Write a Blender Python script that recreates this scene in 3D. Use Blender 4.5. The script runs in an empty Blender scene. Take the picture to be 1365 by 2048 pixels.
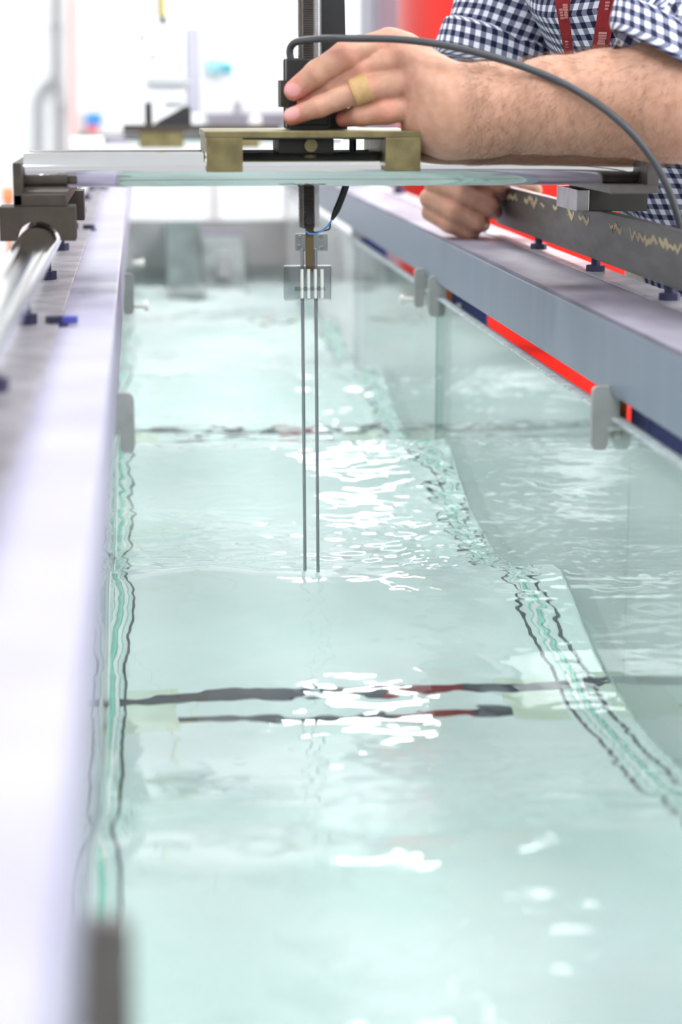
import bpy, bmesh, math, random
import numpy as np
from mathutils import Vector, Matrix

random.seed(7); rng = np.random.default_rng(11)
SC = bpy.context.scene
COL = SC.collection
UP = 1.15            # camera height above the lab floor; below, z is measured from the camera height

# ---------------------------------------------------------------- camera, world, lights, exposure
W, H, F = 1365.0, 2048.0, 4000.0          # focal length in pixels of the full frame
_v = np.array([(275 - W/2)/F, (H/2 - 183)/F, -1.0]); _v /= np.linalg.norm(_v)   # flume axis (+Y) in camera axes
_z = np.array([0, -_v[2], _v[1]]); _z /= np.linalg.norm(_z)
_x = np.cross(_v, _z)
ROT = np.array([_x, _v, _z])
cam = bpy.data.cameras.new('camera'); camo = bpy.data.objects.new('camera', cam); COL.objects.link(camo)
cam.sensor_fit = 'VERTICAL'; cam.sensor_height = 36.0; cam.sensor_width = 24.0
cam.lens = F/H*36.0
M4 = Matrix([list(ROT[0])+[0], list(ROT[1])+[0], list(ROT[2])+[UP], [0, 0, 0, 1]])
camo.matrix_world = M4
cam.clip_start = 0.02; cam.clip_end = 60
cam.dof.use_dof = True
cam.dof.focus_distance = 2.06
cam.dof.aperture_fstop = 4.3
SC.camera = camo

wd = bpy.data.worlds.new('world'); SC.world = wd; wd.use_nodes = True
wd.node_tree.nodes['Background'].inputs[0].default_value = (0.95, 0.98, 1.0, 1)
wd.node_tree.nodes['Background'].inputs[1].default_value = 0.8
SC.view_settings.view_transform = 'Standard'; SC.view_settings.look = 'None'
SC.view_settings.gamma = 1.0; SC.view_settings.use_curve_mapping = False
SC.view_settings.exposure = 0.2
SC.cycles.max_bounces = 14; SC.cycles.transmission_bounces = 10; SC.cycles.glossy_bounces = 6
SC.cycles.transparent_max_bounces = 16; SC.cycles.sample_clamp_indirect = 8.0
SC.cycles.blur_glossy = 0.5
LAMP_POWER = 14.0

def ray(px, py):
    return ROT @ np.array([(px - W/2)/F, (H/2 - py)/F, -1.0])
def onY(px, py, Y): r = ray(px, py); return r*Y/r[1]
def onX(px, py, X): r = ray(px, py); return r*X/r[0]
def onZ(px, py, Z): r = ray(px, py); return r*Z/r[2]

# ---------------------------------------------------------------- materials
def srgb(r, g, b):
    f = lambda c: ((c/255)/12.92) if c/255 <= 0.04045 else (((c/255)+0.055)/1.055)**2.4
    return (f(r), f(g), f(b), 1)
def nt(m): return m.node_tree.nodes, m.node_tree.links
def mat(name, col, rough=0.5, metal=0.0, var=0.0, scale=30.0, col2=None, stretch=None, bump=0.0, trans=0.0, ior=1.45, spec=0.5, coat=0.0, sss=0.0):
    m = bpy.data.materials.new(name); m.use_nodes = True
    n, l = nt(m); b = n['Principled BSDF']
    b.inputs['Base Color'].default_value = col
    b.inputs['Roughness'].default_value = rough; b.inputs['Metallic'].default_value = metal
    b.inputs['Transmission Weight'].default_value = trans; b.inputs['IOR'].default_value = ior
    b.inputs['Specular IOR Level'].default_value = spec; b.inputs['Coat Weight'].default_value = coat
    if sss:
        b.inputs['Subsurface Weight'].default_value = sss
        b.inputs['Subsurface Radius'].default_value = (0.010, 0.004, 0.002); b.inputs['Subsurface Scale'].default_value = 0.6
    if var or bump:
        tc = n.new('ShaderNodeTexCoord'); mp = n.new('ShaderNodeMapping'); nz = n.new('ShaderNodeTexNoise')
        l.new(tc.outputs['Object'], mp.inputs[0]); l.new(mp.outputs[0], nz.inputs['Vector'])
        if stretch: mp.inputs['Scale'].default_value = stretch
        nz.inputs['Scale'].default_value = scale; nz.inputs['Detail'].default_value = 5
        if var:
            cr = n.new('ShaderNodeValToRGB'); l.new(nz.outputs['Fac'], cr.inputs[0])
            c2 = col2 or tuple(c*(1-var) for c in col[:3])+(1,)
            cr.color_ramp.elements[0].position = 0.36; cr.color_ramp.elements[1].position = 0.64
            cr.color_ramp.elements[0].color = c2; cr.color_ramp.elements[1].color = col
            l.new(cr.outputs[0], b.inputs['Base Color'])
        if bump:
            bp = n.new('ShaderNodeBump'); bp.inputs['Strength'].default_value = bump; bp.inputs['Distance'].default_value = 0.002
            l.new(nz.outputs['Fac'], bp.inputs['Height']); l.new(bp.outputs[0], b.inputs['Normal'])
    return m
def thin_glass(name, tint, rough=0.0, ior=1.5, refl_boost=0.0):
    m = bpy.data.materials.new(name); m.use_nodes = True; n, l = nt(m)
    n.remove(n['Principled BSDF']); out = n['Material Output']
    t = n.new('ShaderNodeBsdfTransparent'); t.inputs[0].default_value = tint
    g = n.new('ShaderNodeBsdfGlossy'); g.inputs['Roughness'].default_value = rough
    fr = n.new('ShaderNodeFresnel'); ge = n.new('ShaderNodeNewGeometry'); mr = n.new('ShaderNodeMapRange')
    mr.inputs[3].default_value = ior; mr.inputs[4].default_value = 1/ior      # same reflectance at both faces of the thin sheet
    l.new(ge.outputs['Backfacing'], mr.inputs[0]); l.new(mr.outputs[0], fr.inputs[0])
    mx = n.new('ShaderNodeMixShader'); l.new(fr.outputs[0], mx.inputs[0]); l.new(t.outputs[0], mx.inputs[1]); l.new(g.outputs[0], mx.inputs[2])
    l.new(mx.outputs[0], out.inputs[0]); return m
def glass(name, col, rough=0.0, ior=1.333):
    m = bpy.data.materials.new(name); m.use_nodes = True; n, l = nt(m)
    n.remove(n['Principled BSDF']); g = n.new('ShaderNodeBsdfGlass')
    g.inputs['Color'].default_value = col; g.inputs['Roughness'].default_value = rough; g.inputs['IOR'].default_value = ior
    l.new(g.outputs[0], n['Material Output'].inputs[0]); return m
def emit(name, col, s):
    m = bpy.data.materials.new(name); m.use_nodes = True; n, l = nt(m)
    n.remove(n['Principled BSDF']); e = n.new('ShaderNodeEmission'); e.inputs[0].default_value = col; e.inputs[1].default_value = s
    l.new(e.outputs[0], n['Material Output'].inputs[0]); return m
def gingham(name, p=0.0136):
    m = bpy.data.materials.new(name); m.use_nodes = True; n, l = nt(m); b = n['Principled BSDF']
    b.inputs['Roughness'].default_value = 0.85; b.inputs['Specular IOR Level'].default_value = 0.2
    uv = n.new('ShaderNodeAttribute'); uv.attribute_name = 'cloth'
    sp = n.new('ShaderNodeSeparateXYZ'); l.new(uv.outputs['Vector'], sp.inputs[0])
    st = []
    for k in (0, 1):
        d = n.new('ShaderNodeMath'); d.operation = 'DIVIDE'; d.inputs[1].default_value = p; l.new(sp.outputs[k], d.inputs[0])
        fr = n.new('ShaderNodeMath'); fr.operation = 'FRACT'; l.new(d.outputs[0], fr.inputs[0])
        g = n.new('ShaderNodeMath'); g.operation = 'GREATER_THAN'; g.inputs[1].default_value = 0.5; l.new(fr.outputs[0], g.inputs[0]); st.append(g)
    a = n.new('ShaderNodeMath'); a.operation = 'ADD'; l.new(st[0].outputs[0], a.inputs[0]); l.new(st[1].outputs[0], a.inputs[1])
    h = n.new('ShaderNodeMath'); h.operation = 'MULTIPLY'; h.inputs[1].default_value = 0.5; l.new(a.outputs[0], h.inputs[0])
    cr = n.new('ShaderNodeValToRGB'); cr.color_ramp.interpolation = 'CONSTANT'; e = cr.color_ramp.elements
    e[0].position = 0; e[0].color = (0.72, 0.73, 0.80, 1); e[1].position = 0.3; e[1].color = (0.17, 0.18, 0.26, 1)
    x = e.new(0.75); x.color = (0.012, 0.014, 0.045, 1)
    l.new(h.outputs[0], cr.inputs[0]); l.new(cr.outputs[0], b.inputs['Base Color']); return m

LAV = mat('lavender_paint', (0.315, 0.305, 0.375, 1), 0.5, spec=0.3, var=1, scale=6, col2=(0.255, 0.24, 0.33, 1), stretch=(1, 1.2, 3), bump=0.06)
LAVR = mat('worn_lavender_paint', (0.225, 0.21, 0.26, 1), 0.55, spec=0.2, var=1, scale=8, col2=(0.145, 0.13, 0.165, 1), stretch=(2.5, 1, 3))
BLUEGREY = mat('shaded_beam_paint', (0.18, 0.21, 0.27, 1), 0.35, var=1, scale=9, col2=(0.165, 0.195, 0.26, 1), stretch=(1, 4, .3), bump=0.08)  # beam paint with the shade of its less lit vertical face in the colour
STRIP = mat('bare_grey_plate', (0.36, 0.34, 0.37, 1), 0.45, metal=0.3, var=0.4, scale=25)
CHROME = mat('polished_steel', (0.70, 0.69, 0.69, 1), 0.07, metal=1.0)
STEEL = mat('dull_steel', (0.45, 0.44, 0.45, 1), 0.32, metal=0.9, var=0.25, scale=60)
BARMAT = mat('weathered_flat_bar', (0.13, 0.12, 0.115, 1), 0.45, metal=0.5, var=0.35, scale=40, stretch=(1, .4, 2))
BROWN = mat('blackened_steel', (0.058, 0.046, 0.037, 1), 0.6, metal=0.2, spec=.3, var=0.25, scale=60)
SHADEST = mat('shade_dark_tube', (0.10, 0.085, 0.08, 1), 0.25, metal=0.8)  # dark tone stands for the shadow on the rear tube
BRACKET = mat('dull_bracket_steel', (0.17, 0.155, 0.145, 1), 0.45, metal=0.5, var=0.25, scale=60)
DARK = mat('black_block', (0.025, 0.02, 0.018, 1), 0.5, var=0.3, scale=50)
BRASS = mat('tarnished_brass', (0.22, 0.18, 0.085, 1), 0.45, metal=0.65, var=0.35, scale=45)
GOLD = mat('gold_paint', (0.50, 0.41, 0.26, 1), 0.7)
RACK = mat('grey_brown_rack', (0.14, 0.125, 0.115, 1), 0.42, metal=0.5, var=0.2, scale=90)
BLACK = mat('black_plastic', (0.012, 0.011, 0.013, 1), 0.4)
BLACKM = mat('black_anodised', (0.018, 0.018, 0.02, 1), 0.38, var=0.2, scale=80)
CABLE = mat('grey_cable_rubber', (0.045, 0.046, 0.052, 1), 0.42)
NYLON = mat('white_nylon', (0.78, 0.78, 0.74, 1), 0.4)
CLIPM = mat('grey_clip_plastic', (0.36, 0.37, 0.36, 1), 0.35, var=0.15, scale=50)
CLIPD = mat('brown_grey_clip', (0.15, 0.13, 0.12, 1), 0.4, var=0.15, scale=50)
ORANGE = mat('rusty_orange', (0.55, 0.16, 0.03, 1), 0.7, var=0.4, scale=70)
NAVY = mat('navy_paint', (0.022, 0.032, 0.13, 1), 0.4)
NAVYBOLT = mat('dark_navy_steel', (0.03, 0.03, 0.07, 1), 0.4, metal=0.3)
RED = mat('red_gloss_paint', (0.58, 0.010, 0.003, 1), 0.35)
RUSTRED = mat('dull_red_paint', (0.5, 0.09, 0.06, 1), 0.6)
WHITE = mat('white_wall_paint', (0.88, 0.885, 0.89, 1), 0.7)
WHITEM = mat('white_enamel', (0.85, 0.86, 0.87, 1), 0.4)
PALEGREY = mat('pale_grey_conduit', (0.36, 0.37, 0.38, 1), 0.5)
PINK = mat('pale_pink_paint', (0.86, 0.55, 0.52, 1), 0.6)
MAUVE = mat('mauve_grey_enamel', (0.42, 0.34, 0.40, 1), 0.5)
BLUE = mat('bright_blue_paint', (0.06, 0.28, 0.72, 1), 0.5)
SIGNRED = mat('coral_red_paint', (0.85, 0.16, 0.2, 1), 0.5)
TEAL = mat('teal_plastic', (0.02, 0.38, 0.50, 1), 0.35)
YELLOW = mat('yellow_paint', (0.75, 0.62, 0.12, 1), 0.5)
LILACGREY = mat('lilac_grey_enamel', (0.32, 0.315, 0.37, 1), 0.5)
FLOORM = mat('pale_lab_floor', (0.46, 0.48, 0.48, 1), 0.35, var=0.08, scale=2)
BED = mat('pale_mint_bed', (0.82, 0.925, 0.915, 1), 0.5, var=1, scale=6, col2=(0.71, 0.855, 0.82, 1))
ENDG = mat('mid_grey_end_plate', (0.44, 0.46, 0.46, 1), 0.6, var=0.2, scale=6)
ABS1 = mat('dark_grey_green_foam', (0.14, 0.18, 0.175, 1), 0.8, var=0.4, scale=12)
ABS2 = mat('mid_grey_green_foam', (0.28, 0.32, 0.315, 1), 0.8, var=0.35, scale=12)
BOARD = mat('pale_backing_board', (0.56, 0.60, 0.59, 1), 0.6, var=1, scale=5, col2=(0.48, 0.53, 0.51, 1))
JOINT = mat('pale_olive_joint_plate', (0.68, 0.80, 0.70, 1), 0.5, var=1, scale=25, col2=(0.58, 0.70, 0.55, 1))
GASKET = mat('dark_gasket', (0.035, 0.045, 0.06, 1), 0.6)
GASKETG = mat('grey_green_gasket', (0.085, 0.11, 0.105, 1), 0.6)
GASKETR = mat('dark_red_gasket', (0.20, 0.02, 0.03, 1), 0.6)
SEAL = mat('mint_sealant', (0.36, 0.74, 0.62, 1), 0.12, coat=0.5)
PANE = thin_glass('green_float_glass', (0.965, 0.992, 0.985, 1))
PANEEDGE = mat('green_glass_edge', (0.20, 0.33, 0.29, 1), 0.3)
HILITE = mat('white_highlight', (0.90, 0.93, 0.92, 1), 0.15, coat=0.5)  # white tone of the highlight on the corner seal
RIM = mat('worn_glass_edge', (0.62, 0.70, 0.70, 1), 0.35, var=0.4, scale=120)
WATER = glass('water', (0.955, 0.99, 0.98, 1), 0.0, 1.333)
ACRYL = thin_glass('clear_acrylic', (0.72, 0.74, 0.74, 1), 0.05, 1.3)
ACRYLD = thin_glass('smoky_acrylic', (0.74, 0.75, 0.76, 1), 0.08, 1.3)
TUFNOL = mat('brown_laminate', (0.13, 0.085, 0.035, 1), 0.5)
PROBEROD = mat('probe_steel', (0.32, 0.34, 0.36, 1), 0.3, metal=0.8)
PLASTER = mat('tan_plaster', (0.52, 0.33, 0.145, 1), 0.7, var=0.1, scale=300)
LAMPW = emit('lamp_diffuser', (0.97, 0.99, 1.0, 1), LAMP_POWER)
LAMPP = emit('glint_diffuser', (0.97, 0.99, 1.0, 1), LAMP_POWER*1.7)  # stronger emission for the added lamp, to make water glints
SHIRT = gingham('navy_gingham')
LANY = mat('dark_red_lanyard', (0.30, 0.015, 0.02, 1), 0.7, var=0.15, scale=400)
LETTER = mat('faded_print', (0.46, 0.20, 0.18, 1), 0.8)
TROUS = mat('stone_cotton', (0.42, 0.37, 0.32, 1), 0.9, var=0.1, scale=60)
SHOE = mat('black_leather', (0.02, 0.018, 0.016, 1), 0.4)
HAIRM = mat('brown_hair', (0.06, 0.035, 0.02, 1), 0.6)
ARMHAIR = mat('fine_brown_arm_hair', (0.17, 0.088, 0.045, 1), 0.6)

def skin_material():
    m = mat('skin', (0.62, 0.36, 0.26, 1), 0.45, sss=0.12, spec=0.35)
    n, l = nt(m); b = n['Principled BSDF']
    at = n.new('ShaderNodeAttribute'); at.attribute_name = 'tint'
    sp = n.new('ShaderNodeSeparateColor'); l.new(at.outputs['Color'], sp.inputs[0])
    tc = n.new('ShaderNodeTexCoord'); nz = n.new('ShaderNodeTexNoise'); nz.inputs['Scale'].default_value = 110; nz.inputs['Detail'].default_value = 6
    l.new(tc.outputs['Object'], nz.inputs['Vector'])
    cr = n.new('ShaderNodeValToRGB'); cr.color_ramp.elements[0].color = (0.46, 0.245, 0.165, 1); cr.color_ramp.elements[1].color = (0.53, 0.295, 0.21, 1)
    cr.color_ramp.elements[0].position = .38; cr.color_ramp.elements[1].position = .62
    l.new(nz.outputs['Fac'], cr.inputs[0])
    m1 = n.new('ShaderNodeMix'); m1.data_type = 'RGBA'; m1.inputs[7].default_value = (0.60, 0.19, 0.16, 1)
    l.new(sp.outputs[0], m1.inputs[0]); l.new(cr.outputs[0], m1.inputs[6])
    m2 = n.new('ShaderNodeMix'); m2.data_type = 'RGBA'; m2.inputs[7].default_value = (0.70, 0.34, 0.33, 1)
    l.new(sp.outputs[1], m2.inputs[0]); l.new(m1.outputs[2], m2.inputs[6]); l.new(m2.outputs[2], b.inputs['Base Color'])
    ro = n.new('ShaderNodeMapRange'); ro.inputs[3].default_value = 0.48; ro.inputs[4].default_value = 0.18
    l.new(sp.outputs[1], ro.inputs[0]); l.new(ro.outputs[0], b.inputs['Roughness'])
    n2 = n.new('ShaderNodeTexNoise'); n2.inputs['Scale'].default_value = 420; n2.inputs['Detail'].default_value = 3; l.new(tc.outputs['Object'], n2.inputs['Vector'])
    bp = n.new('ShaderNodeBump'); bp.inputs['Strength'].default_value = 0.18; bp.inputs['Distance'].default_value = 0.001
    l.new(n2.outputs['Fac'], bp.inputs['Height']); l.new(bp.outputs[0], b.inputs['Normal'])
    return m
SKIN = skin_material()

# ---------------------------------------------------------------- object helpers
BASE = {}
def thing(name, label, cat, loc=(0, 0, 0), group=None, kind=None):
    o = bpy.data.objects.new(name, None); COL.objects.link(o); o.empty_display_size = 0.05
    o.location = loc
    if label: o['label'] = label
    if cat: o['category'] = cat
    if group: o['group'] = group
    if kind: o['kind'] = kind
    BASE[o.name] = np.array(loc, float)
    return o
def tag(o, label, cat=None, group=None, kind=None):
    if label: o['label'] = label
    if cat: o['category'] = cat
    if group: o['group'] = group
    if kind: o['kind'] = kind
    return o
class MB:
    """collects world-space geometry (z from camera height)"""
    def __init__(s): s.v = []; s.f = []; s.n = 0
    def add(s, v, f):
        s.v.append(np.asarray(v, float)); s.f += [tuple(i + s.n for i in q) for q in f]; s.n += len(v); return s
    def box(s, a, b, bev=0.0):
        a, b = np.minimum(a, b), np.maximum(a, b)
        if bev <= 0:
            v = [(x, y, z) for x in (a[0], b[0]) for y in (a[1], b[1]) for z in (a[2], b[2])]
            return s.add(v, [(0, 1, 3, 2), (4, 6, 7, 5), (0, 4, 5, 1), (2, 3, 7, 6), (0, 2, 6, 4), (1, 5, 7, 3)])
        bm = bmesh.new(); bmesh.ops.create_cube(bm, size=1)
        for w in bm.verts: w.co = Vector([(a[k]+b[k])/2 + w.co[k]*(b[k]-a[k]) for k in range(3)])
        bmesh.ops.bevel(bm, geom=bm.edges[:], offset=bev, segments=2, affect='EDGES', profile=0.6)
        bm.verts.index_update()
        s.add([tuple(w.co) for w in bm.verts], [tuple(x.index for x in q.verts) for q in bm.faces]); bm.free(); return s
    def prism(s, poly, axis, lo, hi):
        """poly: 2-D outline; axis: 'y' -> (x,z) outline, 'x' -> (y,z), 'z' -> (x,y)"""
        n = len(poly)
        mk = {'y': lambda p, t: (p[0], t, p[1]), 'x': lambda p, t: (t, p[0], p[1]), 'z': lambda p, t: (p[0], p[1], t)}[axis]
        v = [mk(p, lo) for p in poly] + [mk(p, hi) for p in poly]
        f = [tuple(range(n))[::-1], tuple(range(n, 2*n))] + [(i, (i+1) % n, n+(i+1) % n, n+i) for i in range(n)]
        return s.add(v, f)
    def tube(s, pts, r, seg=16, caps=True):
        pts = [np.asarray(p, float) for p in pts]; n = len(pts)
        rs = [r]*n if np.isscalar(r) else list(r)
        v = []; ref = None
        for i, p in enumerate(pts):
            t = pts[min(i+1, n-1)] - pts[max(i-1, 0)]; t = t/np.linalg.norm(t)
            if ref is None:
                ref = np.cross(t, [0, 0, 1.0]) if abs(t[2]) < .9 else np.cross(t, [0, 1.0, 0])
            u = ref - (ref@t)*t; u /= np.linalg.norm(u); ref = u; w = np.cross(t, u)
            for k in range(seg):
                a = 2*math.pi*k/seg; v.append(p + rs[i]*(math.cos(a)*u + math.sin(a)*w))
        f = [(i*seg+k, i*seg+(k+1) % seg, (i+1)*seg+(k+1) % seg, (i+1)*seg+k) for i in range(n-1) for k in range(seg)]
        if caps: f += [tuple(range(seg))[::-1], tuple((n-1)*seg+k for k in range(seg))]
        return s.add(v, f)
    def sphere(s, c, r, seg=14, ring=8):
        r = np.broadcast_to(r, 3); v = [np.array(c)+(0, 0, r[2])]
        for i in range(1, ring):
            a = math.pi*i/ring
            for k in range(seg):
                b = 2*math.pi*k/seg; v.append(np.array(c)+np.array([math.sin(a)*math.cos(b), math.sin(a)*math.sin(b), math.cos(a)])*r)
        v.append(np.array(c)-(0, 0, r[2])); f = [(0, 1+k, 1+(k+1) % seg) for k in range(seg)]
        for i in range(ring-2):
            f += [(1+i*seg+k, 1+(i+1)*seg+k, 1+(i+1)*seg+(k+1) % seg, 1+i*seg+(k+1) % seg) for k in range(seg)]
        q = 1+(ring-2)*seg; f += [(len(v)-1, q+(k+1) % seg, q+k) for k in range(seg)]
        return s.add(v, f)
    def build(s, name, m, parent=None, smooth=False, loc=None):
        base = np.zeros(3)
        if parent is not None:
            base = BASE[parent.name]
        elif loc is not None: base = np.array(loc, float)
        v = np.concatenate(s.v) - base
        me = bpy.data.meshes.new(name); me.from_pydata(v.tolist(), [], s.f); me.materials.append(m)
        bm = bmesh.new(); bm.from_mesh(me); bmesh.ops.recalc_face_normals(bm, faces=bm.faces[:]); bm.to_mesh(me); bm.free()
        if smooth:
            me.shade_smooth()
            try: me.set_sharp_from_angle(angle=math.radians(38))
            except Exception: pass
        o = bpy.data.objects.new(name, me); COL.objects.link(o)
        if parent is not None: o.parent = parent
        else: o.location = base
        BASE[o.name] = base
        return o
def catmull(pts, k=10):
    p = [np.asarray(q, float) for q in pts]; p = [2*p[0]-p[1]] + p + [2*p[-1]-p[-2]]; out = []
    for i in range(1, len(p)-2):
        for t in np.linspace(0, 1, k, endpoint=False):
            a, b, c, d = p[i-1:i+3]
            out.append(.5*((2*b)+(c-a)*t+(2*a-5*b+4*c-d)*t*t+(3*b-a-3*c+d)*t**3))
    out.append(p[-2]); return out
def arc(cx, cy, r, a0, a1, n=8):
    return [(cx+r*math.cos(math.radians(a0+(a1-a0)*i/n)), cy+r*math.sin(math.radians(a0+(a1-a0)*i/n))) for i in range(n+1)]

# ---------------------------------------------------------------- the room
FZ = -UP
X0, X1, Y0, Y1, CZ = -3.4, 4.2, -3.0, 7.6, 2.05
tag(MB().box((X0, Y0, FZ-.1), (X1, Y1, FZ)).build('floor', FLOORM), 'pale grey laboratory floor', kind='structure')
tag(MB().box((X0, Y0, CZ), (X1, Y1, CZ+.1)).build('ceiling', WHITE), 'white ceiling', kind='structure')
tag(MB().box((X0, Y1, FZ), (X1, Y1+.1, CZ)).build('wall_back', WHITE), 'bright white far wall', kind='structure')
tag(MB().box((X0-.1, Y0, FZ), (X0, Y1, CZ)).build('wall_left', WHITE), 'white wall on the left', kind='structure')
tag(MB().box((X1, Y0, FZ), (X1+.1, Y1, CZ)).build('wall_right', WHITE), 'white wall on the right', kind='structure')
for x in (-0.62, 1.32, 2.4, 3.5):
    for y in (-1.6, 0.8, 3.2, 5.6):
        t = thing('ceiling_light', 'white fluorescent ceiling panel, %s row from the far wall, %s in the row' % ({5.6: 'first', 3.2: 'second', .8: 'third', -1.6: 'fourth'}[y], {-.62: 'leftmost', 1.32: 'second from left', 2.4: 'third from left', 3.5: 'rightmost'}[x]), 'light', (x, y, CZ-.05), 'ceiling light panels')
        MB().box((x-.31, y-.71, CZ-.05), (x+.31, y+.71, CZ), .004).build('light_frame', WHITEM, t)
        MB().box((x-.28, y-.68, CZ-.056), (x+.28, y+.68, CZ-.0505)).build('diffuser', LAMPW, t)

for x0, x1, yl, lab in ((.30, .95, 3.8, 'added wide strip lamp, out of view over the right side of the flume, for water glints'),):
    t = thing('glint_lamp', lab, 'light', ((x0+x1)/2, yl, .48))  # unseen lamp added to throw glints on the water
    MB().box((x0-.02, yl-.17, .495), (x1+.02, yl+.17, .55), .004).build('lamp_housing', WHITEM, t)
    MB().box((x0, yl-.15, .480), (x1, yl+.15, .4945), .004).build('diffuser', LAMPP, t)
    for x in (x0+.03, x1-.03): MB().tube([(x, yl, .55), (x, yl, CZ)], .004, 8).build('hanger', WHITEM, t)
# ---------------------------------------------------------------- the flume
RZ = -0.186                     # top of both side beams
XL, XR = -0.036, 0.394          # inner faces of the glass
YA, YB = 0.12, 5.4
BEDZ = -0.62
fl = thing('wave_flume', 'long glass sided wave flume with lavender steel side beams', 'flume', (0.18, 2.7, FZ))
def beam(x0, x1, m_in, inner):
    # box beam: top flange plate, web faces
    g = MB().box((x0, YA, RZ-.0685), (x1, YB, RZ), .0025); return g
bl = MB().box((-.150, .05, RZ-.068), (-.022, YB, RZ), .003).build('side_beam', LAV, fl); bl['label'] = 'left lavender painted side beam'
br = MB().box((.392, .05, RZ-.0640), (.494, YB, RZ-.004), .002).build('side_beam', BLUEGREY, fl); br['label'] = 'right side beam with inner face coloured a shaded blue grey'
MB().box((.3925, .05, RZ-.0045), (.494, YB, RZ), .001).build('top_flange', LAVR, fl)['label'] = 'lavender top face of the right beam'
MB().box((-.124, .05, RZ), (-.067, YB, RZ+.0025), .001).build('mounting_strip', STRIP, fl)
MB().box((.461, .05, RZ), (.4945, YB, RZ+.0015), .0006).build('mounting_strip', STRIP, fl)
JY = [2.655, 4.75]
edges = [YA]+JY+[YB]
for a, b in zip(edges[:-1], edges[1:]):
    for x0, x1 in ((XL-.010, XL), (XR, XR+.010)):
        MB().box((x0, a+.0015, BEDZ-.012), (x1, b-.0015, -.272)).build('glass_pane', PANE, fl)
        MB().box((x0-.0003, a+.002, -.2722), (x1+.0003, b-.002, -.2700)).build('pane_rim', RIM, fl)
for a, b in ((YA, 1.62), (1.62, 2.655), (2.655, 3.74)):
    MB().box((XR+.0115, a+.002, BEDZ-.012), (XR+.0145, b-.002, -.281)).build('backing_board', BOARD, fl)
for y in JY:
    for x0, x1 in ((XL-.010, XL+.0006), (XR-.0006, XR+.010)):
        MB().box((x0, y-.0013, BEDZ), (x1, y+.0013, -.2725)).build('pane_joint', PANEEDGE, fl)
BY = [(0.50, 0.57), (1.688, 1.756), (3.04, 3.14), (4.3, 4.4)]      # bed joints (near, far dark line)
ys = [YA]
for a, b in BY: ys += [a, b]
ys.append(YB)
for i in range(len(ys)-1):
    a, b = ys[i], ys[i+1]; jt = i % 2 == 1
    MB().box((XL, a+.002, BEDZ-.012), (XR, b-.002, BEDZ)).build('joint_plate' if jt else 'bed_panel', BED, fl)
MB().box((XL, YB-.012, BEDZ), (XR, YB, -.335), .002).build('end_plate', ENDG, fl)
for a, b in BY:
    for x0, x1 in ((XL+.012, .026), (.318, .372)):
        MB().box((x0, a-.035, BEDZ-.001), (x1, b+.025, BEDZ+.0006)).build('joint_pad', JOINT, fl)
    far = 1.8 if a > 2 else 1.0
    for y, w in ((a, .019*far), (b, .020*far)):
        xs = [XL, .215, .285, XR] if y == b else [.026, .215, .285, .318]
        for k in range(3):
            o = MB().box((xs[k], y-w/2, BEDZ-.006), (xs[k+1], y+w/2, BEDZ+.0015)).build('bed_gasket', GASKETR if k == 1 else GASKET, fl)
            if k == 1: o['label'] = 'dark red length of bed gasket'
for sx, x in ((1, XL), (-1, XR)):
    poly = [(x, BEDZ), (x+sx*.008, BEDZ), (x+sx*.0047, BEDZ+.0022), (x+sx*.0022, BEDZ+.0047), (x, BEDZ+.008)]
    MB().prism(poly, 'y', YA, YB).build('corner_seal', SEAL, fl, True)
    xx = x+sx*(.013 if sx > 0 else .016)
    MB().box((xx-(.0012 if sx > 0 else .0017), YA, BEDZ-.004), (xx+(.0012 if sx > 0 else .0017), YB, BEDZ+.0012)).build('edge_gasket', GASKETG, fl)
for y in (0.6, 1.62, 2.72, 3.85, 5.0):
    for x0, x1 in ((-.105, -.040), (.412, .470)):
        if y > 4.5: continue
        MB().box((x0, y-.03, FZ), (x1, y+.03, -.2545), .003).build('frame_post', NAVY, fl)
    MB().box((-.04, y-.025, BEDZ-.07), (.408, y+.025, BEDZ-.0125), .002).build('cross_member', NAVY, fl)
MB().box((.44, .1, -.74), (.50, YB, -.66), .003).build('lower_rail', NAVY, fl)
MB().box((-.13, .1, -.74), (-.07, YB, -.66), .003).build('lower_rail', NAVY, fl)

for sx, x in ((1, XL), (-1, XR)):
    MB().tube([(x+sx*.0048, YA, BEDZ+.0045), (x+sx*.0048, YB-.013, BEDZ+.0045)], .0024, 10).build('seal_highlight', HILITE, fl, True)['label'] = 'white highlight line along the bottom corner seal'  # highlight on the seal, modelled as a thin white strip
# grey-green absorber blocks added at the far end to darken the water's reflections
ab = thing('added_absorber', 'added grey green absorber block in the water at far end, for dark reflections', 'absorber', (.17, 5.2, BEDZ))
MB().prism([(4.85, BEDZ+.001), (5.36, BEDZ+.001), (5.36, -.335), (5.20, -.335)], 'x', .065, .150).build('sloped_block', ABS1, ab)
MB().prism([(4.95, BEDZ+.001), (5.36, BEDZ+.001), (5.36, -.375), (5.24, -.375)], 'x', .155, .265).build('sloped_block', ABS2, ab)
MB().box((.060, 5.34, -.40), (.270, 5.36, -.36), .002).build('tie_bar', LILACGREY, ab)
MB().tube([(.208, 5.1, -.46), (.208, 5.1, -.40)], .018, 20).build('float', PALEGREY, ab, True)
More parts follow.
